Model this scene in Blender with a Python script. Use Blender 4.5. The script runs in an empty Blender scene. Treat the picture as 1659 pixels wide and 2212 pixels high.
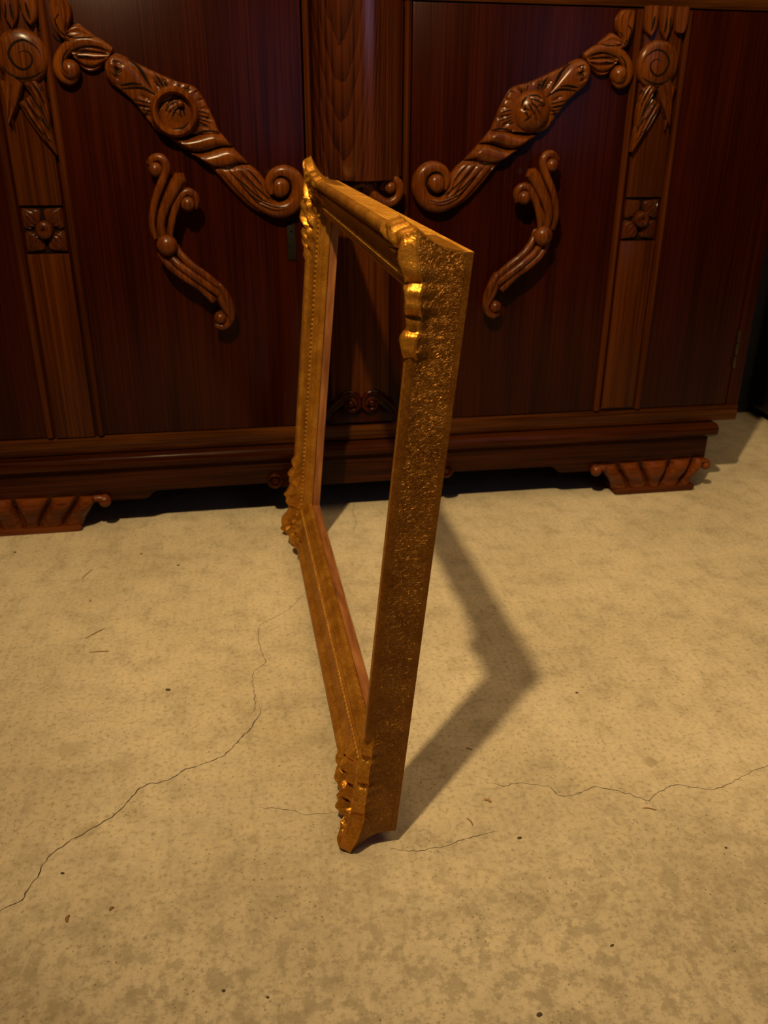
import bpy, bmesh, math, random
import numpy as np
from mathutils import Matrix, Vector

S = bpy.context.scene
COL = S.collection

# ------------------------------------------------------------------ camera
cam_d = bpy.data.cameras.new('camera'); cam = bpy.data.objects.new('camera', cam_d); COL.objects.link(cam)
S.camera = cam
F_PX, CX, CY, CZ, YAW, PITCH, ROLL = 1816.4, -0.22468, -1.54303, 0.70, 0.175029, 0.425349, 0.0057005
fw = Vector((math.sin(YAW)*math.cos(PITCH), math.cos(YAW)*math.cos(PITCH), -math.sin(PITCH)))
rt = Vector((math.cos(YAW), -math.sin(YAW), 0)); up = rt.cross(fw)
r2 = rt*math.cos(ROLL)+up*math.sin(ROLL); u2 = up*math.cos(ROLL)-rt*math.sin(ROLL)
cam.matrix_world = Matrix(((r2.x,u2.x,-fw.x,CX),(r2.y,u2.y,-fw.y,CY),(r2.z,u2.z,-fw.z,CZ),(0,0,0,1)))
cam_d.sensor_fit = 'VERTICAL'; cam_d.sensor_height = 17.3; cam_d.sensor_width = 13.0
cam_d.lens = F_PX*17.3/2212.0
cam_d.clip_start = 0.05
cam_d.dof.use_dof = True; cam_d.dof.focus_distance = 0.88; cam_d.dof.aperture_fstop = 4.0

# ------------------------------------------------------------------ world, lamps, exposure
w = bpy.data.worlds.new('world'); S.world = w; w.use_nodes = True
bg = w.node_tree.nodes['Background']; bg.inputs[0].default_value = (1.0, 0.70, 0.42, 1); bg.inputs[1].default_value = 0.02

lamp_d = bpy.data.lights.new('ceiling_spot', 'SPOT'); lamp = bpy.data.objects.new('ceiling_spot', lamp_d); COL.objects.link(lamp)
lamp.location = (-0.56, -1.58, 2.15); lamp_d.energy = 240; lamp_d.color = (1.0, 0.72, 0.37); lamp_d.shadow_soft_size = 0.035
lamp_d.spot_size = math.radians(75); lamp_d.spot_blend = 1.0
lamp.rotation_euler = (Vector((0.42, 0.22, 0.1))-Vector(lamp.location)).to_track_quat('-Z', 'Y').to_euler()
ceil_d = bpy.data.lights.new('ceiling_bounce_fill', 'AREA'); ceil = bpy.data.objects.new('ceiling_bounce_fill', ceil_d); COL.objects.link(ceil)  # added unseen area light, stands in for light bounced off the ceiling
ceil_d.shape = 'SQUARE'; ceil_d.size = 3.0; ceil_d.energy = 42; ceil_d.color = (1.0, 0.66, 0.33); ceil.location = (0.3, -0.5, 2.6)
win_d = bpy.data.lights.new('window_daylight', 'AREA'); win = bpy.data.objects.new('window_daylight', win_d); COL.objects.link(win)
win_d.shape = 'RECTANGLE'; win_d.size = 1.0; win_d.size_y = 1.5; win_d.energy = 3.4; win_d.color = (0.42, 0.52, 1.0)
win.location = (1.25, -3.2, 1.8)
win.rotation_euler = (Vector((0.2, 0, 0.7))-Vector(win.location)).to_track_quat('-Z', 'Y').to_euler()

S.view_settings.view_transform = 'Standard'; S.view_settings.look = 'None'
S.view_settings.gamma = 1.0; S.view_settings.use_curve_mapping = False
S.view_settings.exposure = 0.0

# outlines of the carvings and floor marks, mm (x/z on the doors, x/y on the floor)
D = {
 'bud_a': [(400.1,790.3),(395,803.1),(382.4,809.7),(363.7,803.7),(348.2,786),(332.9,763.5),(320.3,747.2)],
 'bud_b': [(400.1,790.3),(399.6,777.5),(392.7,766),(380.8,759.7),(358.6,756),(337.7,752.3),(320.3,747.2)],
 'band_a': [(377.2,807.2),(347.2,795),(320.2,783.2),(292.8,772.6),(264.7,764.4),(251.7,746.7),(242.2,727.9),(229.8,697.3)],
 'band_b': [(392.5,767.3),(381,758.4),(363.6,743.5),(348,723),(332.3,701.6),(325.4,697.5),(320.5,695.5),(316.3,694.2)],
 'g1': [(316.3,694.2),(296.9,690.1),(274.6,692.3),(252,697.9),(229.7,698.7)],
 'g2': [(287.6,671.5),(269.4,667.4),(250.5,670.2),(229.1,675.8),(210.3,675.9)],
 'g3': [(250.8,647.7),(233.8,642.7),(214.7,644.8),(199.2,649.8),(184,649.1)],
 'tail_a': [(184,649.1),(169.4,637.6),(158.6,621.7),(154.1,604.9),(143,592.2),(126.7,587.7)],
 'tail_b': [(250.8,647.7),(232.7,627),(213.6,605.2),(188,582.2),(161.3,570.1),(133.8,569.1)],
 'vol': [(172.2,586.5),(141.3,577.4),(117.4,584.6),(103.9,606.8),(110.1,628.8),(129.2,639),(148.1,631.8),(154.2,617.3),(149.4,604.1)],
 'volc': [(135,612.8)],
 'leafA_a': [(470,881.3),(471.4,867.5),(470.6,855.4),(466.2,840.3),(458.6,828.2),(442,821.1)],
 'leafA_b': [(445.4,881.9),(439.6,871.3),(439.3,859.2),(443.5,848.2),(447.8,837),(442,821.1)],
 'leafB_a': [(452.4,833.2),(444.1,843.9),(433.3,849),(422.7,842.5),(408.5,831.7)],
 'leafB_b': [(452.4,833.2),(445,828.5),(434.4,826.2),(420.6,827.7),(408.5,831.7)],
 'leafC': [(386.9,812.1),(405,821.8),(426.4,825.1),(446.4,818.5),(462,804.5),(468.4,789.2),(464.9,775.3),(453.3,770.4),(443.4,776.9)],
 'ballC': [(451.9,785.1)],
 'bodyC_a': [(448.3,814.7),(426.9,821.4),(405.5,818),(387.1,810.8)],
 'bodyC_b': [(440.5,797.3),(430.4,786),(414.6,785),(397,798)],
 'disc': [(299.2,727.5)],
 'h1': [(345.7,651.1),(337.6,659.4),(326.6,660.1),(319.4,652.5),(319.8,640.7),(328.2,623.2),(339.2,602),(346.8,578.4),(350.6,556.7),(346.7,536.8)],
 'h1b': [(336.4,642.8)],
 'h2': [(297.1,631.5),(306.4,619.6),(318.7,599.7),(330.5,578.3),(336.2,558.7),(334.5,538.1)],
 'h3': [(279.7,584.3),(275.6,597.3),(282.3,606.7),(292.6,608.2),(304,597.5),(313.3,578.1),(319.9,556.3),(323.2,537.9)],
 'h3b': [(289.7,590.2)],
 'hb': [(329.7,525.4)],
 'hr1': [(342.4,512.1),(329.2,491.5),(308.5,474.2),(282.9,455.8),(259.8,430.8)],
 'hr2': [(330.3,511.9),(316.5,495.8),(297.9,480.9),(274.5,462.6),(250.9,443.3)],
 'hr3': [(317,522.9),(309.2,509.3),(293.8,492.3),(273.4,476.6),(248.5,455)],
 'hl_a': [(247.9,462),(237.5,443),(231.1,420.5),(230.1,400.4)],
 'hl_b': [(257.7,437.1),(253.9,425.1),(248.3,414.6),(239.4,404.7)],
 'he': [(248.2,458.9),(237.1,436.6),(231.5,414.1),(234.5,394.8),(246.5,383.8),(259.1,387.5)],
 'heb': [(250.9,400.2)],
 'dl1': [(525.1,765.6),(517.5,754.1),(507.8,737.4),(498.7,715.9),(493,698)],
 'dl1b': [(504.1,769.7),(496.3,758.3),(491.9,742.2),(490.7,722.6),(493,698)],
 'dl2': [(535.3,737.2),(526.1,717.7),(514.2,696.6),(500.3,677.9),(488.2,664.3)],
 'dl2b': [(512.7,749.7),(497.7,727.1),(491.8,706),(489.5,684),(488.2,664.3)],
 'dl3': [(522.6,764.3),(529.7,746.3),(537.5,732),(546.7,717.5),(554,707)],
 'dl3b': [(547.9,783),(553.4,762.7),(555.7,741.5),(555.6,722),(554,707)],
 'dvol': [(518.5,802.2)],
 'ft': [[(502.9,70.5),(534.2,71.1)],[(543.3,71.6),(584.1,72.1)],[(593.3,72.6),(647.8,73.4)],[(662.4,73.6),(703,74.2)],[(711.2,74.7),(734.4,74.4)]],
 'fb': [[(536.9,19.1),(562.8,18.4)],[(582.5,19.2),(610.6,19.4)],[(623.1,19.7),(639,18.6)],[(648.4,19),(681.3,17.9)],[(693.9,18.2),(713.1,18)]],
 'fball': [(490.8,61.5),(737.2,58.6)],
 'cv': [(71.1,199.1),(60,221.5),(39.3,240.6),(21.5,248.8),(6.6,240.9),(4,223.4),(15.7,213.9),(28.1,220),(28,230.9)],
 'cvc': [(20,227.8)],
 'br': [(-6.3,619.3),(13.7,615.5),(27.3,596.9),(46,587),(63,596.6),(66.9,615.3),(54.6,626.5),(40.2,621.4),(35.4,609.5)],
 'brc': [(49.9,612.4)],
 'cracks': [[(-494.8,-900),(-483.9,-890.9),(-472.6,-886.7),(-471.1,-879),(-466.5,-868.2),(-463.6,-859.9),(-461.1,-843.9),(-455.1,-830.5),(-449,-825.2),(-438.6,-815.9),(-425.7,-806.1),(-412.1,-798.1),(-391.8,-780.5),(-383.4,-763.7),(-372,-746.8),(-363.1,-739.8),(-348.9,-739.1),(-333.2,-733.8),(-319.2,-721.7),(-293.1,-712.1),(-273.7,-704.3),(-253.4,-675.3),(-238.3,-654.8),(-223.8,-618.6)],[(-240.6,-630.6),(-232.9,-617.1),(-233.1,-586.4),(-235.2,-553.8),(-232.6,-531.8),(-214,-511.7),(-219.6,-486.8),(-222.9,-448.6),(-220,-409.3),(-205.2,-398),(-174.7,-374.7),(-144.7,-327.4)],[(383.7,-831.8),(359.6,-836),(332.2,-845.9),(302.1,-856.6),(282.8,-859.5),(267.2,-850.7),(247.5,-843.5),(221.6,-854.6),(205.9,-863.2),(189.7,-849.2),(171.5,-838.5),(154.3,-831.7),(119.2,-841.1),(106.5,-837.4),(103.3,-823.1),(68.2,-809.4),(47,-813.6),(35.9,-803.9)],[(-98.3,-884.5),(-71.9,-890.9),(-41.4,-890.9),(-24.3,-884),(2.3,-881.8),(21.7,-878.3)],[(-235,-799.8),(-204.1,-807.2),(-184.2,-819.2),(-145.3,-822.2)],[(-8.2,36.5),(-17.5,-9),(-17.9,-64.7),(-30.9,-104.9)]],
 'splinters': [[(-512.3,-210.8),(-499.5,-180.8)],[(-479.5,-405.9),(-454.2,-381.2)],[(-468.8,-445.3),(-441,-447.5)],[(-6.6,-854.8),(-3.4,-866.5)],[(20.3,-830.4),(26.9,-836)],[(194.9,-873.1),(207.8,-878.9)],[(-385.2,-914.9),(-381.2,-911.7)],[(-424.2,-921.7),(-423.3,-913.8)],[(21.8,-740.2),(29.2,-745.8)]],
 'pebbles': [(-349.7,-557.4),(-647.2,-90.3),(-438.7,-859.3),(-275,-1019.4),(-236.6,-1032.2),(42,-892.5),(201.9,-655.9),(86.4,-1034.4),(256.7,-942.7),(-4.5,-1088.3),(-488.3,-291.9),(-421.3,-132.9),(-353.2,-189.2)],
 'stains': [(-462.7,-662.2),(-421.4,-802),(-389.6,-844.8),(-242.8,-847),(237.1,-801.3),(290.3,-769.3),(53.1,-703.7),(-215.8,-392.1),(-304.9,-681.8)],
}
D.update({  # dark groove lines, some follow the shade inside the carving
 'cut_shade_swag': [[1.6,[[(457.1,860.9),(463.1,851.8),(462.5,842.7)],[(462.8,849.3),(458.7,836.7),(448.1,830.8),(438.3,828.5)],[(472.4,834.5),(465.6,826.1),(451.4,822.1)],[(449.9,841.7),(447,847.9),(438.6,850.5)],[(445,829),(427.5,828.7),(407.5,831)],[(447.7,810.4),(430,815.7),(409.2,817.9),(388.8,812.1)],[(445,805.4),(423.9,810.2),(396,809.5)],[(440.2,800.5),(426.8,803.9),(413.4,802.2)],[(446.4,814.8),(456.4,805.9),(460.9,793.9),(459,783.9),(452.8,779.5)],[(384.2,799),(380.5,789.5),(372.4,787.7)],[(384.1,794.5),(378.8,786.4),(373.5,783.9)],[(384.5,790.7),(381.1,784.4),(376,780.7)],[(385.8,786.3),(382.8,781.8),(379,778.7)],[(362.6,745.9),(348.8,742.7),(330.7,739)],[(357.7,739.4),(343.2,735.6),(331.2,733.7)],[(352.8,732.2),(341.7,729.6),(331.8,728.4)],[(347.9,724.9),(332.3,723)],[(325.4,782.7),(317.5,769.9),(312.9,758.9)],[(320.8,779.5),(314.2,768),(309.3,759.6)],[(316.1,776.4),(310,766.7),(305.7,760.3)],[(325.8,771.7),(317.6,762.1)],[(310.9,771.9),(304.7,762.9)],[(277.6,761.9),(283.3,754.6),(287.2,752)],[(272.5,763.3),(278.1,756.7),(282.1,752)],[(289.7,770.9),(287.9,759.2)],[(264.6,729),(253.1,727.7),(243.9,723.8)],[(265,724.3),(253.6,721),(242.2,717)],[(265.4,719.5),(254.1,715.6),(241.9,712.3)],[(266.5,715.5),(257.3,711.5),(247.4,707.5)],[(268.3,711.4),(259.9,706.7)]]],[2.6,[[(363.8,801.8),(350.3,791.9),(340.2,776),(331.2,761.3)],[(357.1,799.4),(344,785.6),(335.3,769)],[(380,759.4),(360.8,761.5),(341.9,760.5),(319.1,747)],[(379.4,764.5),(360.1,767.4),(345.5,766.3)]]],[2.6,[[(285.4,691.6),(270.6,693.7),(251.7,700),(228.2,698)],[(283.7,670.3),(258,667.6),(231.3,676),(209.7,675.3)],[(250,646.6),(222.4,643.7),(203.2,649.3),(183.5,649.3)]]],[1.8,[[(216.8,638),(206.8,628),(192.3,616.4),(170.4,596.7),(147.6,586.9)],[(202.8,643.7),(191.4,631.5),(174.8,613.5),(157.9,598.8),(136.5,590.6)],[(192.1,645.1),(177.7,630.8),(166.1,617.8)],[(205,621.5),(185.5,601.9),(164.6,589.3),(140,582.4),(119.4,586.7)],[(190.8,604.1),(170.1,587.1),(145.7,578),(124.4,580.8)]]],[2.4,[[(146.3,613.3),(145.8,623.5),(137,630.7),(126.2,629.2),(118.9,619.8),(120.9,607.4),(131.5,597.9),(142.3,598.7)]]]],
 'cut_shade_ring': [[1.6,[[(323.1,715.1),(322.3,730.4),(315.2,743.8),(300.1,751.8),(286,748.7)],[(311.7,735.2),(302.1,745.2),(290.5,747.3)],[(314.8,726.5),(305.7,737.9),(292.3,743.3)],[(287.7,738.1),(290.3,726.1),(286.3,714)],[(284,738.8),(284.4,727.4),(280,719.4)],[(291.6,735.4),(299.5,727.3),(303.7,721.9)],[(295.1,736.7),(303.5,731.3),(310,723.2)],[(280.4,739.5),(278.3,730.8),(275.1,725.5)]]],[3.2,[[(304.8,703.1),(290.1,704.5),(277.7,712.7)],[(293.1,734),(298.7,728.7),(301.4,723.3)]]]],
 'cut_shade_egg': [[2.2,[[(289.8,751.5),(303.8,751.6),(316,743.9)],[(293.5,746.5),(304.5,743.1),(312.3,738.2)],[(292.3,740.9),(301.1,733.8),(308.8,721)],[(287.5,739.4),(293.2,730.2),(298.7,722.4)],[(281.9,737.2),(283.5,726.5),(290.1,716.6)],[(285.8,750),(279.1,742.2),(277.2,733.6)]]]],
 'cut_shade_drop': [[2.7,[[(490.6,804),(495.7,814.4),(507.2,822.3),(515.6,823.9),(526.9,820),(535,811.2),(537,803.8),(533.8,794.5),(527,787.1),(518,784.7),(509.1,789.2),(504.4,797.5),(506.4,806.2),(513.9,809.8),(523.1,806.5)],[(524,764.3),(530.6,745),(540.1,728.7),(547.8,715.5)],[(509.9,767),(501.8,753.7),(494.7,737.6)],[(503.5,769),(497.2,757),(491.1,742.8)],[(525.2,748.3),(513.1,725.7),(498.5,708),(492.1,694.7)],[(529.8,737.2),(521,719),(507,698),(492.7,681.9)],[(524.8,872.1),(524.1,860.2),(523.2,850)],[(502.8,873.9),(501.4,862.5),(499.1,851.7)]]],[2.4,[[(550.8,789.2),(543,779.9),(528.1,772.5),(508.8,774.1),(492.5,782.5)],[(521.9,764.3),(510.5,742),(498.2,719.2),(493.3,700.7)],[(534.2,735.2),(525.8,711.1),(511.9,689.2),(490.9,665.7)],[(531.1,873.1),(533.7,853.9),(541.1,841.7)],[(510.7,873.7),(513.1,851.4),(521.9,837.9)],[(509.9,858.7),(503.9,846.8),(489.2,838.6)]]]],
})

rnd = random.Random(7)

# ------------------------------------------------------------------ materials
def mat(name):
    m = bpy.data.materials.new(name); m.use_nodes = True
    nt = m.node_tree; b = nt.nodes['Principled BSDF']
    return m, nt, b
def nd(nt, typ, **kw):
    n = nt.nodes.new(typ)
    for k, v in kw.items():
        if k.startswith('i_'): n.inputs[k[2:].replace('_', ' ')].default_value = v
        else: setattr(n, k, v)
    return n
def ramp(nt, fac, stops):
    n = nt.nodes.new('ShaderNodeValToRGB'); e = n.color_ramp.elements
    while len(e) < len(stops): e.new(0.5)
    for el, (p, c) in zip(e, stops):
        el.position = p; el.color = (c[0], c[1], c[2], 1) if len(c) == 3 else c
    nt.links.new(fac, n.inputs[0]); return n
def coords(nt, scale, rot=(0,0,0), loc=(0,0,0)):
    t = nd(nt, 'ShaderNodeTexCoord'); m = nd(nt, 'ShaderNodeMapping')
    m.inputs['Scale'].default_value = scale; m.inputs['Rotation'].default_value = rot; m.inputs['Location'].default_value = loc
    nt.links.new(t.outputs['Object'], m.inputs[0]); return m.outputs[0]
def bump(nt, b, h, strength, dist, prev=None):
    n = nd(nt, 'ShaderNodeBump'); n.inputs['Strength'].default_value = strength; n.inputs['Distance'].default_value = dist
    nt.links.new(h, n.inputs['Height'])
    if prev: nt.links.new(prev, n.inputs['Normal'])
    nt.links.new(n.outputs[0], b.inputs['Normal']); return n.outputs[0]
def mixc(nt, a, bcol, fac, mode='MIX'):
    n = nt.nodes.new('ShaderNodeMix'); n.data_type = 'RGBA'; n.blend_type = mode
    for sock, v in ((n.inputs['Factor'], fac), (n.inputs['A'], a), (n.inputs['B'], bcol)):
        pass
    def setin(i, v):
        if hasattr(v, 'is_linked') or hasattr(v, 'links'): nt.links.new(v, n.inputs[i])
        else: n.inputs[i].default_value = v
    setin(0, fac); setin(6, a); setin(7, bcol)
    return n.outputs[2]

def oak(name, dark, mid, light, grain='Z', rough=0.21, figure=False, strength=0.25, spec=0.11):
    m, nt, b = mat(name)
    sc = {'Z': (260, 260, 3.5), 'X': (5.5, 230, 230), 'N': (60, 60, 60)}[grain]
    g1 = nd(nt, 'ShaderNodeTexNoise'); g1.inputs['Scale'].default_value = 1; g1.inputs['Detail'].default_value = 4; g1.inputs['Roughness'].default_value = 0.6
    nt.links.new(coords(nt, sc), g1.inputs[0])
    sc2 = {'Z': (26, 26, 1.6), 'X': (1.6, 26, 26), 'N': (14, 14, 14)}[grain]
    g2 = nd(nt, 'ShaderNodeTexNoise'); g2.inputs['Scale'].default_value = 1; g2.inputs['Detail'].default_value = 3
    nt.links.new(coords(nt, sc2, loc=(3.1, 1.7, .4)), g2.inputs[0])
    add = nd(nt, 'ShaderNodeMath', operation='MULTIPLY_ADD'); add.inputs[1].default_value = 0.42
    nt.links.new(g2.outputs[0], add.inputs[0])
    sc_ = nd(nt, 'ShaderNodeMath', operation='MULTIPLY'); sc_.inputs[1].default_value = 0.58
    nt.links.new(g1.outputs[0], sc_.inputs[0]); nt.links.new(sc_.outputs[0], add.inputs[2])
    fac = add.outputs[0]
    if figure:   # nested flat-sawn arches pointing down the board
        x = nd(nt, 'ShaderNodeSeparateXYZ'); nt.links.new(coords(nt, (1, 1, 1)), x.inputs[0])
        ox = nd(nt, 'ShaderNodeMath', operation='ADD'); ox.inputs[1].default_value = 0.033; nt.links.new(x.outputs[0], ox.inputs[0])
        sq = nd(nt, 'ShaderNodeMath', operation='POWER'); sq.inputs[1].default_value = 2.0
        ab = nd(nt, 'ShaderNodeMath', operation='ABSOLUTE'); nt.links.new(ox.outputs[0], ab.inputs[0]); nt.links.new(ab.outputs[0], sq.inputs[0])
        k = nd(nt, 'ShaderNodeMath', operation='MULTIPLY'); k.inputs[1].default_value = -95.0; nt.links.new(sq.outputs[0], k.inputs[0])
        zz = nd(nt, 'ShaderNodeMath', operation='ADD'); nt.links.new(k.outputs[0], zz.inputs[0]); nt.links.new(x.outputs[2], zz.inputs[1])
        nz = nd(nt, 'ShaderNodeTexNoise'); nz.inputs['Scale'].default_value = 1; nz.inputs['Detail'].default_value = 3
        nt.links.new(coords(nt, (30, 30, 9)), nz.inputs[0])
        z2 = nd(nt, 'ShaderNodeMath', operation='MULTIPLY_ADD'); z2.inputs[1].default_value = 0.10
        nt.links.new(nz.outputs[0], z2.inputs[0]); nt.links.new(zz.outputs[0], z2.inputs[2])
        fr = nd(nt, 'ShaderNodeMath', operation='MULTIPLY'); fr.inputs[1].default_value = 17.0; nt.links.new(z2.outputs[0], fr.inputs[0])
        fc = nd(nt, 'ShaderNodeMath', operation='FRACT'); nt.links.new(fr.outputs[0], fc.inputs[0])
        ml = nd(nt, 'ShaderNodeMath', operation='MULTIPLY_ADD'); ml.inputs[1].default_value = 0.13
        nt.links.new(fc.outputs[0], ml.inputs[0])
        of = nd(nt, 'ShaderNodeMath', operation='ADD'); of.inputs[1].default_value = -0.065; nt.links.new(fac, of.inputs[0])
        nt.links.new(of.outputs[0], ml.inputs[2]); fac = ml.outputs[0]
    r = ramp(nt, fac, [(0.40, dark), (0.5, mid), (0.61, light)])
    nt.links.new(r.outputs[0], b.inputs['Base Color'])
    b.inputs['Roughness'].default_value = rough
    b.inputs['Specular IOR Level'].default_value = spec
    bump(nt, b, g1.outputs[0], strength, 0.0006)
    return m

OAK_Z = oak('dark_oak_vertical', (0.01047,0.00121,0.00010), (0.01873,0.00236,0.00018), (0.02755,0.00378,0.00029))
OAK_X = oak('dark_oak_horizontal', (0.01116,0.00210,0.00028), (0.02480,0.00525,0.00063), (0.04216,0.00975,0.00119), grain='X')
OAK_P = oak('oak_pilaster', (0.024,0.0052,0.0005), (0.046,0.0104,0.001), (0.066,0.016,0.0017))
OAK_R = oak('oak_rail', (0.026,0.007,0.0009), (0.052,0.015,0.0021), (0.08,0.0245,0.004), grain='X')
OAK_F = oak('oak_figured', (0.01200,0.00202,0.00028), (0.03600,0.00696,0.00077), (0.05880,0.01200,0.00133), figure=True, rough=0.17, spec=0.8)
OAK_C = oak('oak_carved', (0.056,0.0122,0.0007), (0.092,0.022,0.0012), (0.13,0.0345,0.0021), grain='Z', rough=0.24, strength=0.12, spec=0.2)
OAK_D = oak('oak_pilaster_carving', (0.04,0.0088,0.0007), (0.08,0.0195,0.0014), (0.115,0.031,0.0026), grain='Z', rough=0.24, strength=0.12, spec=0.2)
OAK_H = oak('oak_handle', (0.036,0.0075,0.0006), (0.075,0.0172,0.0012), (0.115,0.03,0.0022), grain='Z', rough=0.27, strength=0.08, spec=0.2)
OAK_FT = oak('oak_foot', (0.05,0.01,0.001), (0.095,0.021,0.002), (0.135,0.032,0.0034), grain='X', rough=0.3, strength=0.15, spec=0.2)
def plain(name, col, rough, metal=0.0):
    m, nt, b = mat(name)
    n = nd(nt, 'ShaderNodeTexNoise'); n.inputs['Scale'].default_value = 60; n.inputs['Detail'].default_value = 4
    nt.links.new(coords(nt, (1, 1, 1)), n.inputs[0])
    r = ramp(nt, n.outputs[0], [(0.3, tuple(c*0.7 for c in col)), (0.7, tuple(c*1.3 for c in col))])
    nt.links.new(r.outputs[0], b.inputs['Base Color']); b.inputs['Roughness'].default_value = rough; b.inputs['Metallic'].default_value = metal
    return m
STAIN_SHADE = plain('black_stain_shade', (.0075,.0035,.0012), 0.85); STAIN_SHADE.node_tree.nodes['Principled BSDF'].inputs['Specular IOR Level'].default_value = .06  # also colours the groove strips that carry painted recess shade
BRASS = plain('tarnished_brass', (.06,.045,.02), 0.45, 0.8)
IRON = plain('dark_metal', (.008,.006,.003), 0.6, 0.0); IRON.node_tree.nodes['Principled BSDF'].inputs['Specular IOR Level'].default_value = .1
DARKWALL = plain('dark_wall', (.010,.011,.014), 0.8)
BLACKWOOD = plain('black_lacquer', (.006,.005,.006), 0.4)

def gilt(name, fine, k=(1, 1, 1), metal=.38, rough=None):
    m, nt, b = mat(name)
    n1 = nd(nt, 'ShaderNodeTexNoise'); n1.inputs['Scale'].default_value = 34; n1.inputs['Detail'].default_value = 5; n1.inputs['Roughness'].default_value = .6
    nt.links.new(coords(nt, (1, 1, 1)), n1.inputs[0])
    n2 = nd(nt, 'ShaderNodeTexNoise'); n2.inputs['Scale'].default_value = 420; n2.inputs['Detail'].default_value = 3
    nt.links.new(coords(nt, (1, 1, 1)), n2.inputs[0])
    mx = nd(nt, 'ShaderNodeMath', operation='MULTIPLY_ADD'); mx.inputs[1].default_value = .45
    ml = nd(nt, 'ShaderNodeMath', operation='MULTIPLY'); ml.inputs[1].default_value = .55
    nt.links.new(n1.outputs[0], ml.inputs[0]); nt.links.new(n2.outputs[0], mx.inputs[0]); nt.links.new(ml.outputs[0], mx.inputs[2])
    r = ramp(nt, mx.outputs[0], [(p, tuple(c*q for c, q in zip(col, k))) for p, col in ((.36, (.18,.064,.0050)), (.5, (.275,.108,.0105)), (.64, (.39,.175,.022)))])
    nt.links.new(r.outputs[0], b.inputs['Base Color'])
    b.inputs['Metallic'].default_value = metal; b.inputs['Specular Tint'].default_value = (1.0, .62, .22, 1)
    b.inputs['Roughness'].default_value = rough or (0.38 if fine else 0.33)
    # wrinkled leaf: distorted ridges
    wv = nd(nt, 'ShaderNodeTexNoise'); wv.inputs['Scale'].default_value = 300 if fine else 165
    wv.inputs['Detail'].default_value = 2.5; wv.inputs['Distortion'].default_value = 1.6
    nt.links.new(coords(nt, (1, 1, 1)), wv.inputs[0])
    if fine: bump(nt, b, wv.outputs[0], 0.45, 0.0012)
    else:
        d1 = nd(nt, 'ShaderNodeMath', operation='SUBTRACT'); d1.inputs[1].default_value = .5; nt.links.new(wv.outputs[0], d1.inputs[0])
        d2 = nd(nt, 'ShaderNodeMath', operation='ABSOLUTE'); nt.links.new(d1.outputs[0], d2.inputs[0])
        d3 = ramp(nt, d2.outputs[0], [(0, (1, 1, 1)), (.09, (.35,)*3), (.25, (0, 0, 0))])
        bump(nt, b, d3.outputs[0], 0.8, 0.0011)
    return m
GILT = gilt('gilt', True); GILT_R = gilt('gilt_wrinkled_shaded', False, (.56, .53, .62)); GILT_SHADED = gilt('gilt_shaded', True, (.52, .48, .56)); GILT_LIT = gilt('gilt_lit', True, (2.2, 2.5, 3.0)); GILT_O = gilt('gilt_ornament', True, (1.35, 1.4, 1.5), .6, .29)  # lit and shaded copies of one gilt, light put into the base colour
def barewood():
    m, nt, b = mat('bare_pine')
    n = nd(nt, 'ShaderNodeTexNoise'); n.inputs['Scale'].default_value = 1; n.inputs['Detail'].default_value = 4
    nt.links.new(coords(nt, (14, 14, 120)), n.inputs[0])
    r = ramp(nt, n.outputs[0], [(.3, (.11,.030,.005)), (.5, (.20,.066,.012)), (.7, (.28,.11,.026))])
    nt.links.new(r.outputs[0], b.inputs['Base Color']); b.inputs['Roughness'].default_value = .55
    bump(nt, b, n.outputs[0], .3, .0005); return m
PINE = barewood()
SPLINTER = plain('splinter_wood', (.24,.115,.035), .7)
GRIT = plain('grit', (.07,.05,.028), .8)
CRACK = plain('crack_grime', (.075,.055,.030), .9)

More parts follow.
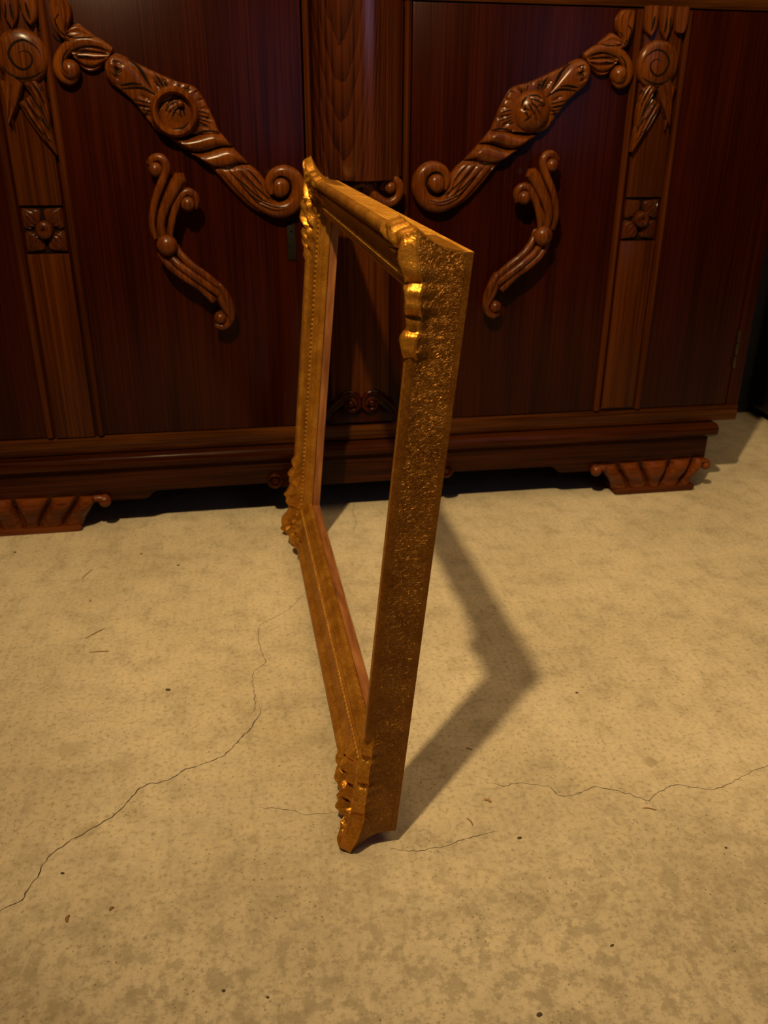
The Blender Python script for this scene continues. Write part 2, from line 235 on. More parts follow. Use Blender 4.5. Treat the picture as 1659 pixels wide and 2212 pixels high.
def concrete():
    m, nt, b = mat('concrete')
    L = nt.links
    def noise(scale, detail, rough, loc=(0,0,0), stretch=(1,1,1)):
        n = nd(nt, 'ShaderNodeTexNoise'); n.inputs['Scale'].default_value = scale; n.inputs['Detail'].default_value = detail; n.inputs['Roughness'].default_value = rough
        L.new(coords(nt, stretch, loc=loc), n.inputs[0]); return n.outputs[0]
    big = noise(3.2, 5, .55); mid = noise(22, 6, .62, (4, 2, 0)); fine = noise(170, 5, .68, (1, 7, 0)); scr = noise(1, 4, .6, (0, 0, 3), (110, 16, 1))
    c = ramp(nt, big, [(.34, (.42,.352,.226)), (.52, (.50,.424,.280)), (.68, (.545,.465,.311))]).outputs[0]
    r1 = ramp(nt, mid, [(.33, (.76,.74,.70)), (.5, (1,1,1)), (.66, (1.10,1.08,1.04))]).outputs[0]
    c = mixc(nt, c, r1, .8, 'MULTIPLY')
    r2 = ramp(nt, fine, [(.32, (.58,.55,.50)), (.47, (1,1,1)), (.68, (1.14,1.14,1.12))]).outputs[0]
    c = mixc(nt, c, r2, .8, 'MULTIPLY')
    r3 = ramp(nt, scr, [(.34, (.84,.83,.80)), (.52, (1,1,1))]).outputs[0]
    c = mixc(nt, c, r3, .55, 'MULTIPLY')
    # worn blotches of bare aggregate nearest the camera
    sep = nd(nt, 'ShaderNodeSeparateXYZ'); L.new(coords(nt, (1, 1, 1)), sep.inputs[0])
    mr = nd(nt, 'ShaderNodeMapRange'); mr.inputs['From Min'].default_value = -.80; mr.inputs['From Max'].default_value = -1.0
    L.new(sep.outputs[1], mr.inputs[0])
    bl = noise(48, 7, .72, (9, 9, 0)); rb = ramp(nt, bl, [(.43, (1,1,1)), (.51, (0,0,0))]).outputs[0]
    mm = nd(nt, 'ShaderNodeMath', operation='MULTIPLY'); L.new(rb, mm.inputs[0]); L.new(mr.outputs[0], mm.inputs[1])
    m5 = nd(nt, 'ShaderNodeMath', operation='MULTIPLY'); m5.inputs[1].default_value = .62; L.new(mm.outputs[0], m5.inputs[0])
    c = mixc(nt, c, (.285,.235,.145,1), m5.outputs[0])
    # little pits
    vo = nd(nt, 'ShaderNodeTexVoronoi'); vo.inputs['Scale'].default_value = 120; L.new(coords(nt, (1, 1, 1)), vo.inputs[0])
    pm = noise(11, 3, .5, (2, 5, 0)); pr = ramp(nt, pm, [(.44, (0,0,0)), (.56, (1,1,1))]).outputs[0]
    vr = ramp(nt, vo.outputs['Distance'], [(.09, (1,1,1)), (.16, (0,0,0))]).outputs[0]
    pv = nd(nt, 'ShaderNodeMath', operation='MULTIPLY'); L.new(pr, pv.inputs[0]); L.new(vr, pv.inputs[1])
    p8 = nd(nt, 'ShaderNodeMath', operation='MULTIPLY'); p8.inputs[1].default_value = .7; L.new(pv.outputs[0], p8.inputs[0])
    c = mixc(nt, c, (.13,.10,.06,1), p8.outputs[0])
    # stains with an outline of their own
    wob = nd(nt, 'ShaderNodeTexNoise'); wob.inputs['Scale'].default_value = 60; wob.inputs['Detail'].default_value = 3; L.new(coords(nt, (1, 1, 1)), wob.inputs[0])
    for (x, y), rad, k, sx in zip(D['stains'], (20, 12, 12, 8, 11, 9, 20, 10, 12), (.28, .4, .32, .4, .38, .22, .25, .2, .22), (1.2, 1.5, .8, .9, 1, 1, 1.6, 1, 2)):
        tc = coords(nt, (1/sx, 1, 0), loc=(-x/1000/sx, -y/1000, 0))
        ln = nd(nt, 'ShaderNodeVectorMath', operation='LENGTH'); L.new(tc, ln.inputs[0])
        ad = nd(nt, 'ShaderNodeMath', operation='MULTIPLY_ADD'); ad.inputs[1].default_value = rad/1000*1.4
        L.new(wob.outputs[0], ad.inputs[0]); L.new(ln.outputs['Value'], ad.inputs[2])
        q = nd(nt, 'ShaderNodeMapRange'); q.inputs['From Min'].default_value = rad/1000*1.75; q.inputs['From Max'].default_value = rad/1000*1.2
        q.inputs['To Max'].default_value = k; L.new(ad.outputs[0], q.inputs[0])
        c = mixc(nt, c, (.22,.17,.085,1), q.outputs[0])
    L.new(c, b.inputs['Base Color'])
    rr = ramp(nt, mid, [(.3, (.72,)*3), (.7, (.5,)*3)]); L.new(rr.outputs[0], b.inputs['Roughness'])
    b.inputs['Specular IOR Level'].default_value = .3
    h = nd(nt, 'ShaderNodeMath', operation='ADD'); L.new(fine, h.inputs[0]); L.new(mid, h.inputs[1])
    bump(nt, b, h.outputs[0], .25, .0012)
    return m
CONCRETE = concrete()

# ------------------------------------------------------------------ mesh helpers
def link(name, me, m, parent=None, sharp=32):
    o = bpy.data.objects.new(name, me); COL.objects.link(o)
    me.materials.append(m)
    for p in me.polygons: p.use_smooth = True
    if sharp: me.set_sharp_from_angle(angle=math.radians(sharp))
    if parent: o.parent = parent
    return o
def orient(V, Fc, direction=None):
    """consistent faces: towards a direction for open reliefs, outward for closed shells"""
    V = np.asarray(V, float); s = 0.0
    for f in Fc:
        p = V[list(f)]
        n = np.cross(p[1]-p[0], p[2]-p[0])
        if len(f) == 4: n = n+np.cross(p[2]-p[0], p[3]-p[0])
        s += n @ direction if direction is not None else n @ p[0]
    return [tuple(reversed(f)) for f in Fc] if s < 0 else Fc
class MB:
    def __init__(s): s.V = []; s.F = []
    def add(s, V, Fc, direction=None):
        Fc = orient(V, Fc, None if direction is None else np.array(direction, float)); b = len(s.V)
        s.V += [tuple(map(float, v)) for v in V]; s.F += [tuple(i+b for i in f) for f in Fc]
        return s
    def box(s, x0, x1, y0, y1, z0, z1, bev=0.0, seg=2):
        bm = bmesh.new(); bmesh.ops.create_cube(bm, size=1)
        for v in bm.verts:
            v.co = Vector(((x0+x1)/2+v.co.x*(x1-x0), (y0+y1)/2+v.co.y*(y1-y0), (z0+z1)/2+v.co.z*(z1-z0)))
        if bev: bmesh.ops.bevel(bm, geom=bm.edges[:], offset=bev, segments=seg, affect='EDGES', profile=.5)
        bm.verts.index_update(); b = len(s.V)
        s.V += [tuple(v.co) for v in bm.verts]; s.F += [tuple(v.index+b for v in f.verts) for f in bm.faces]; bm.free()
        return s
    def mirror(s):
        s.V = [(-x, y, z) for x, y, z in s.V]; s.F = [tuple(reversed(f)) for f in s.F]; return s
    def shift(s, d): s.V = [(x+d[0], y+d[1], z+d[2]) for x, y, z in s.V]; return s
    def build(s, name, m, parent=None, sharp=32):
        me = bpy.data.meshes.new(name); me.from_pydata(s.V, [], s.F); me.update()
        return link(name, me, m, parent, sharp)
def smooth(P, n):
    """Catmull-Rom through P, n samples evenly by length"""
    P = np.array(P, float)
    if len(P) < 3: return np.array([P[0]+(P[-1]-P[0])*t for t in np.linspace(0, 1, n)])
    Q = np.vstack([2*P[0]-P[1], P, 2*P[-1]-P[-2]]); out = []
    for i in range(1, len(Q)-2):
        for t in np.linspace(0, 1, 12, endpoint=False):
            a, b, c, d = Q[i-1], Q[i], Q[i+1], Q[i+2]
            out.append(.5*((2*b)+(c-a)*t+(2*a-5*b+4*c-d)*t*t+(3*b-a-3*c+d)*t**3))
    out.append(P[-1]); out = np.array(out)
    L = np.r_[0, np.cumsum(np.linalg.norm(np.diff(out, axis=0), axis=1))]
    return np.array([[np.interp(t, L, out[:, k]) for k in range(out.shape[1])] for t in np.linspace(0, L[-1], n)])
def grid_faces(nu, nv): return [(i*nv+j, i*nv+j+1, (i+1)*nv+j+1, (i+1)*nv+j) for i in range(nu-1) for j in range(nv-1)]
def dome(p=2.6): return lambda u, v: max(0.0, 1-abs(2*v-1)**p)**(1/p)
def loft(mb, A, B, h, y0, nu=26, nv=18, ends=True):
    """relief between outlines A and B (mm), height h(u,v) in metres toward -Y, on plane y0"""
    A = smooth(A, nu)/1000; B = smooth(B, nu)/1000; V = []
    for i in range(nu):
        u = i/(nu-1)
        for j in range(nv):
            v = j/(nv-1); t = .5-.5*math.cos(math.pi*v)*(.35+.65)
            p = A[i]*(1-t)+B[i]*t
            V.append((p[0], y0-h(u, t), p[1]))
    Fc = grid_faces(nu, nv); mb.add(V, Fc, (0, -1, 0))
    # skirt down to the panel
    ring = [i*nv for i in range(nu)]+[(nu-1)*nv+j for j in range(1, nv)]+[i*nv+nv-1 for i in range(nu-2, -1, -1)]+[j for j in range(nv-2, 0, -1)]
    cx = np.mean([V[k][0] for k in ring]); cz = np.mean([V[k][2] for k in ring])
    W = [V[k] for k in ring]+[(V[k][0], y0+.001, V[k][2]) for k in ring]; n = len(ring)
    Fs = [(i, (i+1) % n, n+(i+1) % n, n+i) for i in range(n)]
    mb.add([(a-cx, b-y0, c-cz) for a, b, c in W], Fs); k = len(mb.V)-len(W)
    mb.V[k:] = [tuple(map(float, q)) for q in W]
    return mb
def tube(mb, P, r, y, nu=28, nv=10, flat=1.0, round_ends=True):
    """round rod along P (mm, x/z) at depth y (number or list), radius r (m) or list"""
    P = smooth(P, nu)/1000
    Y = np.interp(np.linspace(0, 1, nu), np.linspace(0, 1, len(y)), y) if hasattr(y, '__len__') else np.full(nu, y)
    Rr = np.interp(np.linspace(0, 1, nu), np.linspace(0, 1, len(r)), r) if hasattr(r, '__len__') else np.full(nu, r)
    pts = np.c_[P[:, 0], Y, P[:, 1]]; T = np.gradient(pts, axis=0); T /= np.linalg.norm(T, axis=1)[:, None]
    V = []
    for i in range(nu):
        n = np.cross(T[i], (0, 1, 0)); n /= np.linalg.norm(n); q = np.cross(n, T[i])
        rr = Rr[i]
        for j in range(nv):
            a = 2*math.pi*j/nv; V.append(pts[i]+n*rr*math.cos(a)+q*rr*flat*math.sin(a))
    Fc = [(i*nv+j, i*nv+(j+1) % nv, (i+1)*nv+(j+1) % nv, (i+1)*nv+j) for i in range(nu-1) for j in range(nv)]
    for end, sgn in ((0, -1), (nu-1, 1)):
        V.append(pts[end]+T[end]*sgn*Rr[end]*.7); k = len(V)-1
        Fc += [((end*nv+(j+1) % nv), end*nv+j, k) if sgn < 0 else (end*nv+j, end*nv+(j+1) % nv, k) for j in range(nv)]
    c = pts.mean(0); b = len(mb.V)
    # winding is consistent; pick the outward one from the first ring
    f = Fc[0]; p = [V[i] for i in f]; nn = np.cross(p[1]-p[0], p[2]-p[0])
    if nn @ (p[0]-pts[0]) < 0: Fc = [tuple(reversed(q)) for q in Fc]
    mb.V += [tuple(map(float, v)) for v in V]; mb.F += [tuple(i+b for i in q) for q in Fc]
    return mb
def ball(mb, c, r, y, sy=1.0, nu=9, nv=16):
    V = []; Fc = []
    for i in range(nu+1):
        th = math.pi*i/nu
        for j in range(nv):
            ph = 2*math.pi*j/nv
            V.append((c[0]/1000+r*math.sin(th)*math.cos(ph), y-r*sy*math.cos(th), c[1]/1000+r*math.sin(th)*math.sin(ph)))
    Fc = [(i*nv+j, i*nv+(j+1) % nv, (i+1)*nv+(j+1) % nv, (i+1)*nv+j) for i in range(nu) for j in range(nv)]
    o = np.array((c[0]/1000, y, c[1]/1000)); b = len(mb.V)
    Fq = orient(np.array(V)-o, Fc)
    mb.V += V; mb.F += [tuple(k+b for k in f) for f in Fq]
    return mb
def lathe_y(mb, c, prof, nv=40, rmod=None):
    """turned boss: profile [(radius m, height m toward -Y)], on plane y=c[2]"""
    V = []; nu = len(prof)
    for i, (r, h) in enumerate(prof):
        for j in range(nv):
            a = 2*math.pi*j/nv; hh = h+(rmod(r, a) if rmod else 0)
            V.append((c[0]/1000+r*math.cos(a), c[2]-hh, c[1]/1000+r*math.sin(a)))
    Fc = [(i*nv+j, i*nv+(j+1) % nv, (i+1)*nv+(j+1) % nv, (i+1)*nv+j) for i in range(nu-1) for j in range(nv)]
    return mb.add(V, Fc, (0, -1, 0))
def prism(mb, pts, y0, y1, bev=0):
    """outline in x/z (m) extruded from y0 (front) to y1"""
    bm = bmesh.new(); vs = [bm.verts.new((x, y0, z)) for x, z in pts]; f = bm.faces.new(vs)
    r = bmesh.ops.extrude_face_region(bm, geom=[f])
    for v in r['geom']:
        if isinstance(v, bmesh.types.BMVert): v.co.y = y1
    bmesh.ops.recalc_face_normals(bm, faces=bm.faces[:])
    if bev:
        eds = [e for e in bm.edges if all(abs(v.co.y-y0) < 1e-6 for v in e.verts)]
        bmesh.ops.bevel(bm, geom=eds, offset=bev, segments=2, affect='EDGES', profile=.5)
    bmesh.ops.triangulate(bm, faces=[f for f in bm.faces if len(f.verts) > 4])
    bm.verts.index_update(); b = len(mb.V)
    mb.V += [tuple(v.co) for v in bm.verts]; mb.F += [tuple(v.index+b for v in q.verts) for q in bm.faces]; bm.free()
    return mb
def sweep_x(mb, prof, x0, x1, nx=2):
    """profile in (y,z) swept along x"""
    n = len(prof); V = [(x, y, z) for x in np.linspace(x0, x1, nx) for y, z in prof]
    Fc = [(i*n+j, i*n+(j+1) % n, (i+1)*n+(j+1) % n, (i+1)*n+j) for i in range(nx-1) for j in range(n)]
    Fc += [tuple(range(n))[::-1], tuple((nx-1)*n+j for j in range(n))]
    c = np.mean(np.array(V), 0); b = len(mb.V)
    if np.cross(np.array(V[Fc[0][1]])-V[Fc[0][0]], np.array(V[Fc[0][2]])-V[Fc[0][0]]) @ (np.array(V[Fc[0][0]])-c) < 0: Fc = [tuple(reversed(f)) for f in Fc]
    mb.V += [tuple(map(float, v)) for v in V]; mb.F += [tuple(i+b for i in f) for f in Fc]
    return mb
def thing(name, label, cat, loc=(0, 0, 0), group=None):
    o = bpy.data.objects.new(name, None); COL.objects.link(o); o.location = loc
    o['label'] = label; o['category'] = cat
    if group: o['group'] = group
    return o
def tag(o, label=None, cat=None, group=None, kind=None):
    for k, v in (('label', label), ('category', cat), ('group', group), ('kind', kind)):
        if v: o[k] = v
    return o

# ------------------------------------------------------------------ the setting
floor = tag(MB().box(-3.2, 3.2, -3.6, 1.2, -.1, 0).build('floor', CONCRETE, sharp=30), kind='structure')
wall = tag(MB().box(-3.2, 3.2, .475, .60, 0, 2.6).build('wall_back', DARKWALL), kind='structure')
def crack(pts, wid):
    P = np.array(pts)/1000; out = []
    for a, b in zip(P[:-1], P[1:]):
        n = max(2, int(np.linalg.norm(b-a)/.004))
        for t in np.linspace(0, 1, n, endpoint=False): out.append(a+(b-a)*t)
    out.append(P[-1]); out = np.array(out); d = np.gradient(out, axis=0); d /= np.linalg.norm(d, axis=1)[:, None]+1e-9
    nrm = np.c_[-d[:, 1], d[:, 0]]; V = []
    for i, p in enumerate(out):
        p = p+nrm[i]*rnd.uniform(-.0013, .0013)
        k = wid*rnd.uniform(.35, 1.0)*min(1, .2+i/4, .2+(len(out)-1-i)/4)
        for s_, z in ((1, .00015), (.45, .0003), (-.45, .0003), (-1, .00015)): V.append((p[0]+nrm[i][0]*k*s_, p[1]+nrm[i][1]*k*s_, z))
    mb = MB(); mb.add(V, grid_faces(len(out), 4), (0, 0, 1)); return mb
for c, wd in zip(D['cracks'], (.0009, .0005, .00055, .0005, .0004, .0005)):
    crack(c, wd).build('crack', CRACK, floor)

# ------------------------------------------------------------------ oak cabinet
cab = thing('oak_cabinet', 'dark carved oak cabinet with two doors, a rounded centre column and fluted feet', 'cabinet')
ZB, ZT, XR = .1842, .8911, .800
mb = MB()
mb.box(-XR, -.772, 0, .45, .150, 1.02, .004).box(.772, XR, 0, .45, .150, 1.02, .004)
mb.box(-.772, .772, .030, .45, .150, 1.02)
mb.build('body', OAK_Z, cab)
MB().box(-.775, .775, -.002, .03, ZT+.0015, 1.02, .002).build('top_rail', OAK_R, cab)
MB().box(-XR+.001, XR-.001, -.004, .03, .1505, ZB-.001, .003).build('bottom_rail', OAK_R, cab)
MB().box(-.835, .835, -.03, .455, 1.0205, 1.045, .008, 3).build('top_board', OAK_X, cab)
# plinth with its stepped apron
out = [(.735, .120), (.735, .058), (.4175, .058), (.412, .0595), (.400, .0705), (.392, .0735), (.185, .0745), (.165, .0735), (.160, .064)]
pl = out+[(-x, z) for x, z in reversed(out)]
mb = MB(); prism(mb, pl, -.014, .02, .0015)
sweep_x(mb, [(.02, .1195), (-.014, .1195), (-.017, .121), (-.0245, .128), (-.026, .134), (-.0255, .141), (-.022, .1465), (-.015, .1485), (.02, .1485)], -.749, .749)
for s_ in (-1, 1): mb.box(min(s_*.735, s_*.70), max(s_*.735, s_*.70), .02, .44, .058, .1485, .003)
mb.build('plinth', OAK_X, cab)
for s_ in (-1, 1):
    m2 = MB(); lathe_y(m2, (170*s_, 81, -.012), [(0, .012), (.005, .0125), (.0065, .0095), (.0085, .0085), (.012, .0135), (.0145, .012), (.0155, .007), (.0155, -.004)])
    m2.build('scroll_boss', OAK_X, cab)
# feet: a fluted block, five lobes over a ledge
def foot():
    m_ = MB(); FT = [list(map(list, q)) for q in D['ft']]; FB = [list(map(list, q)) for q in D['fb']]
    for Q, gap in ((FT, 2.2), (FB, 2.0)):
        for a_, b_ in zip(Q[:-1], Q[1:]):
            mid = (a_[1][0]+b_[0][0])/2; a_[1][0] = mid-gap/2; b_[0][0] = mid+gap/2
    prism(m_, [(.548, 0), (.715, 0), (.722, .007), (.719, .0135), (.542, .0135), (.540, .006)], -.017, .05, .002)
    prism(m_, [(.551, .0135), (.713, .0135), (.735, .074), (.497, .074)], -.006, .05)
    for (ta, tb), (ba, bb), k in zip(FT, FB, (-1, -1, 0, 1, 1)):
        def side(t, b_):
            t = np.array(t); b_ = np.array((b_[0], 13.0)); c = []
            for q in np.linspace(0, 1, 7):
                e = q*q*(3-2*q); x = t[0]+(b_[0]-t[0])*(.45*q+.55*e); c.append((x, t[1]+(b_[1]-t[1])*q))
            return c
        loft(m_, side(ta, ba), side(tb, bb), lambda u, v: (.0175+.010*math.sin(math.pi*min(1, u*1.25+.05))*(1-u*.35)-.006*u)*dome(2.2)(u, v), -.004, 16, 14)
    ball(m_, D['fball'][0], .0125, -.019); ball(m_, D['fball'][1], .0105, -.019)
    tube(m_, [(508, 68), (498, 68), (487, 65)], .0065, -.022, 8); tube(m_, [(722, 71), (732, 69), (739, 64)], .006, -.022, 8)
    return m_
foot().build('foot', OAK_FT, cab, 40); foot().mirror().build('foot', OAK_FT, cab, 40)
for s_ in (-1, 1): MB().box(s_*.65-.05, s_*.65+.05, .36, .43, 0, .058, .004).build('back_foot', STAIN_SHADE, cab)
# centre bay
MB().box(-.078, .078, .004, .03, ZB, ZT, 0).build('centre_backboard', OAK_Z, cab)
def halfcol(hw, bulge, zt, zb, sag, ex=2.0, n=30, nz=12):
    V = []
    for k in range(nz+1):
        for j in range(n+1):
            a = math.pi*j/n; x = -hw*math.cos(a); d = bulge*math.sin(a)**(2/ex)
            zlow = zb-sag*math.sin(a)
            t = k/nz; V.append((x, .003-d, zt+(zlow-zt)*t))
    m_ = MB(); m_.add(V, grid_faces(nz+1, n+1), (0, -1, 0))
    # underside
    lo = [V[nz*(n+1)+j] for j in range(n+1)]
    V2 = [(x, y+.0, z) for x, y, z in lo]+[(x*.97, .004, z+.002) for x, y, z in lo]
    m_.add(V2, [(j, j+1, n+1+j+1, n+1+j) for j in range(n)], (0, 0, -1))
    return m_
col = halfcol(.0755, .058, ZT, .6325, .009).build('centre_column', OAK_F, cab, 50)
halfcol(.058, .021, .605, .225, 0, 3.0).build('centre_panel', OAK_P, cab, 50)
# carved bracket under the column: two scrolls and a leaf between them
m_ = MB()
for k in (1, -1):
    q = MB()
    tube(q, D['br'], [.006, .007, .0075, .008, .0075, .007, .006, .005], -.014, 40)
    ball(q, D['brc'][0], .0105, -.016)
    tube(q, [(4, 621), (14, 606), (26, 590), (38, 581)], [.004, .005, .004], -.012, 18); tube(q, [(22, 620), (26, 606), (36, 594)], .004, -.012, 14)
    loft(q, [(0, 622), (9, 618), (14, 600), (0, 585)], [(0, 622), (0, 612), (0, 600), (0, 584)], lambda u, v: .014*dome(2)(u, v*.5+.5 if False else v), 0, 14, 8)
    prism(q, [(0.0, .625), (.072, .625), (.070, .590), (.050, .576), (0, .570)], -.004, .036)
    if k < 0: q.mirror()
    b_ = len(m_.V); m_.V += q.V; m_.F += [tuple(i+b_ for i in f) for f in q.F]
m_.shift((0, -.016, 0)).build('column_bracket', OAK_H, cab, 45)
m_ = MB()
for k in (1, -1):
    q = MB(); P = D['cv']
    tube(q, P, [.0035, .006, .007, .0065, .006, .005, .0045], -.016, 44); ball(q, D['cvc'][0], .008, -.017)
    loft(q, [(71, 205), (58, 226), (38, 243), (20, 250)], [(62, 190), (50, 207), (34, 219), (22, 226)], lambda u, v: .012*dome(2.4)(u, v), 0, 14, 10)
    if k < 0: q.mirror()
    b_ = len(m_.V); m_.V += q.V; m_.F += [tuple(i+b_ for i in f) for f in q.F]
prism(m_, [(-.066, .187), (.066, .187), (.060, .205), (.035, .222), (-.035, .222), (-.060, .205)], -.010, .01, .002)
m_.build('volute_carving', OAK_Z, cab, 45)
for s_ in (-1, 1):
    m_ = MB(); n = 9
    pr = [(s_*(.0825+.0045*math.cos(a)), -.006*math.sin(a)-.001) for a in np.linspace(0, math.pi, n)]
    V = [(x, y, z) for z in np.linspace(ZB, ZT, 2) for x, y in pr]
    m_.add(V, grid_faces(2, n), (0, -1, 0)); m_.box(min(s_*.0775, s_*.0885), max(s_*.0775, s_*.0885), -.001, .03, ZB, ZT)
    m_.build('column_moulding', OAK_P, cab, 40)

# ------------------------------------------------------------------ doors (built for the side x>0, mirrored for the left)
def ribs(n, depth, H, p=2.6, e=1.0):
    return lambda u, v: H*dome(p)(u, v)-depth*min(1, 6*u, 6*(1-u))*(0.5+0.5*math.cos(2*math.pi*n*v))**3*(1 if .06 < v < .94 else 0)
def swag(left):
    m_ = MB(); Y = -.001
    # flat ground between bud and first twist, with rays cut around the disc
    dc = np.array(D['disc'][0])
    A = smooth(D['band_a'], 60)/1000; B = smooth(D['band_b'], 60)/1000
    def band(u, v):
        i = min(59, int(u*59)); p = (A[i]*(1-v)+B[i]*v)*1000-dc; r = float(np.hypot(*p)); a = math.atan2(p[1], p[0])
        h = .0125*dome(5)(u, v)
        if 38 < r < 62: h -= .0035*max(0, math.cos(a*22+3))**2*math.sin(math.pi*(r-38)/24)
        h -= .003*math.exp(-((u-.60)/.02)**2)
        return h
    loft(m_, D['band_a'], D['band_b'], band, Y, 90, 54)
    # the bud
    bc = np.array((378, 785))
    def bud(u, v):
        h = .021*dome(2.2)(u, v)*(1-.45*u)*min(1, .35+3*u)
        h -= .005*math.exp(-((u-.30)/.06)**2)*max(0, math.cos((v-.5)*30))*(1 if abs(v-.5) < .3 else 0)
        return h
    loft(m_, D['bud_a'], D['bud_b'], bud, Y, 44, 30)
    # twist
    tw = lambda H: (lambda u, v: H*(max(0, 1-abs(1.75*v-.75)**2.4))**.5*min(1, .55+4*u, .55+4*(1-u)) if v < 1 else 0)
    loft(m_, D['g1'], D['g2'], lambda u, v: .019*dome(2.0)(u, v)*min(1, .5+3*u, .5+3*(1-u)), Y, 26, 22)
    loft(m_, D['g2'], D['g3'], lambda u, v: .019*dome(2.0)(u, v)*min(1, .5+3*u, .5+3*(1-u)), Y, 26, 22)
    # leaf tail into the volute
    loft(m_, D['tail_a'], D['tail_b'], lambda u, v: .0165*dome(2.6)(u, v)*min(1, .6+4*u)-.0042*min(1, 3.5*u)*(.5+.5*math.cos(2*math.pi*4.5*v))**4*(1 if .08 < v < .9 else 0), Y, 44, 44)
    tube(m_, D['vol'], [.009, .0125, .0135, .0135, .013, .012, .010, .008, .006], Y-.010, 60, 14, 1.0)
    lathe_y(m_, (*D['volc'][0], Y), [(0, .024), (.007, .0235), (.013, .0205), (.0165, .0135), (.017, 0)], 30)
    # top leaves
    loft(m_, D['leafA_a'], D['leafA_b'], ribs(2.6, .0045, .017), Y, 34, 26)
    loft(m_, D['leafB_a'], D['leafB_b'], lambda u, v: .018*dome(2)(u, v)*(1-.6*u)-.006*math.exp(-((v-.5)/.18)**2)*(1-u), Y, 24, 18)
    tube(m_, D['leafC'], [.006, .0075, .0085, .0095, .0095, .0095, .009, .007, .005], Y-.008, 52, 12)
    ball(m_, D['ballC'][0], .0155, Y-.008)
    loft(m_, D['bodyC_a'], D['bodyC_b'], ribs(3.5, .005, .014), Y, 26, 26)
    return m_
def rose(left):
    m_ = MB(); c = (*D['disc'][0], -.001)
    if left:      # raised ring round a sunk leaf with a small eye
        lathe_y(m_, c, [(0, .017), (.008, .016), (.018, .012), (.0245, .0115), (.026, .020), (.0295, .0255), (.0335, .0255), (.037, .021), (.0385, .010), (.0385, 0)], 48,
                lambda r, a: (-.0020*max(0, math.cos(5*a))**2*min(1, r/.008)*(1 if r < .023 else 0)))
        ball(m_, (c[0]-10, c[1]+12), .006, -.018)
    else:         # egg-shaped boss slit beside a small eye
        def cuts(r, a):
            return -.006*max(0, math.cos(6*a+1))**6*math.exp(-((r-.014)/.007)**2)*(1 if -2.9 < a-math.pi < 2.2 else 0)
        lathe_y(m_, c, [(0, .030), (.006, .0298), (.010, .0290), (.014, .0278), (.018, .0262), (.023, .0235), (.029, .0185), (.0335, .0115), (.0355, .005), (.0358, 0)], 60, cuts)
        ball(m_, (c[0]+11, c[1]+14), .007, -.026)
    return m_
def handle():
    m_ = MB(); Y = -.030
    tube(m_, D['h1'], [.006, .0068, .0072, .0072, .007, .0065, .006, .006, .0055, .005], [-.028, -.032, -.034, -.036, -.036, -.032], 40)
    tube(m_, D['h2'], [.0115, .0105, .0088, .0078, .007, .0060], [-.036, -.038, -.038, -.034], 32)
    tube(m_, D['h3'], [.006, .0066, .007, .007, .0068, .006, .0058, .005], [-.028, -.032, -.034, -.036, -.033], 36)
    for k, r in (('h1b', .0115), ('h3b', .0125)): ball(m_, D[k][0], r, -.032, .9)
    # web behind the stems
    loft(m_, [D['h1'][4], D['h1'][6], D['h1'][8], D['h1'][9]], [D['h3'][4], D['h3'][5], D['h3'][6], D['h3'][7]], lambda u, v: .008*dome(4)(u, v), -.022, 14, 8)
    ball(m_, D['hb'][0], .0178, -.034, .85)
    for k in ('hr1', 'hr2', 'hr3'): tube(m_, D[k], [.0062, .0066, .0066, .0064, .006], [-.026, -.034, -.037, -.035, -.030] if k == 'hr2' else [-.024, -.030, -.033, -.031, -.028], 26)
    loft(m_, [D['hr1'][0], D['hr1'][2], D['hr1'][4]], [D['hr3'][0], D['hr3'][2], D['hr3'][4]], lambda u, v: .006*dome(4)(u, v), -.020, 14, 8)
    loft(m_, D['hl_a'], D['hl_b'], lambda u, v: .016*dome(2.2)(u, v), -.018, 18, 12)
    tube(m_, D['he'], [.004, .0068, .0075, .0075, .007, .0055], [-.034, -.032, -.028, -.024, -.022], 34)
    ball(m_, D['heb'][0], .0115, -.024)
    # posts into the door
    for k in ('hb', 'heb'):
        c = D[k][0]; V = []
        lathe_y(m_, (c[0], c[1], -.001), [(.0075, .026), (.0075, .002), (.010, 0)], 14)
    lathe_y(m_, (D['h2'][2][0], D['h2'][2][1], -.001), [(.0065, .026), (.0065, 0)], 12)
    return m_
def drop():
    m_ = MB(); Y = -.006
    # hanging tongues
    for x0, zb in ((500, 844), (527, 838), (554, 850)):
        loft(m_, [(x0-13, 889), (x0-13, 868), (x0-9, 852), (x0, zb)], [(x0+13, 889), (x0+13, 868), (x0+9, 852), (x0, zb)], lambda u, v: .011*dome(2.6)(u, v)-.0035*math.exp(-((v-.5)/.09)**2)*(1-u), Y, 20, 22)
    # spiral roll
    c = D['dvol'][0]; c = (c[0]+2, c[1])
    lathe_y(m_, (c[0], c[1], Y), [(0, .0135), (.012, .0132), (.024, .0120), (.032, .0100), (.0362, .0070), (.0382, .0035), (.0385, 0)], 44)
    for a_, b_, n_ in (('dl1b', 'dl1', 2.5), ('dl2b', 'dl2', 3.5), ('dl3', 'dl3b', 2)):
        loft(m_, D[a_], D[b_], ribs(n_, .0040, .0135, 3), Y, 30, 30)
    loft(m_, [(560, 770), (556, 745), (552, 720), (548, 700)], [(540, 768), (543, 748), (546, 722), (548, 700)], ribs(2, .003, .010, 3), Y, 20, 16)
    return m_
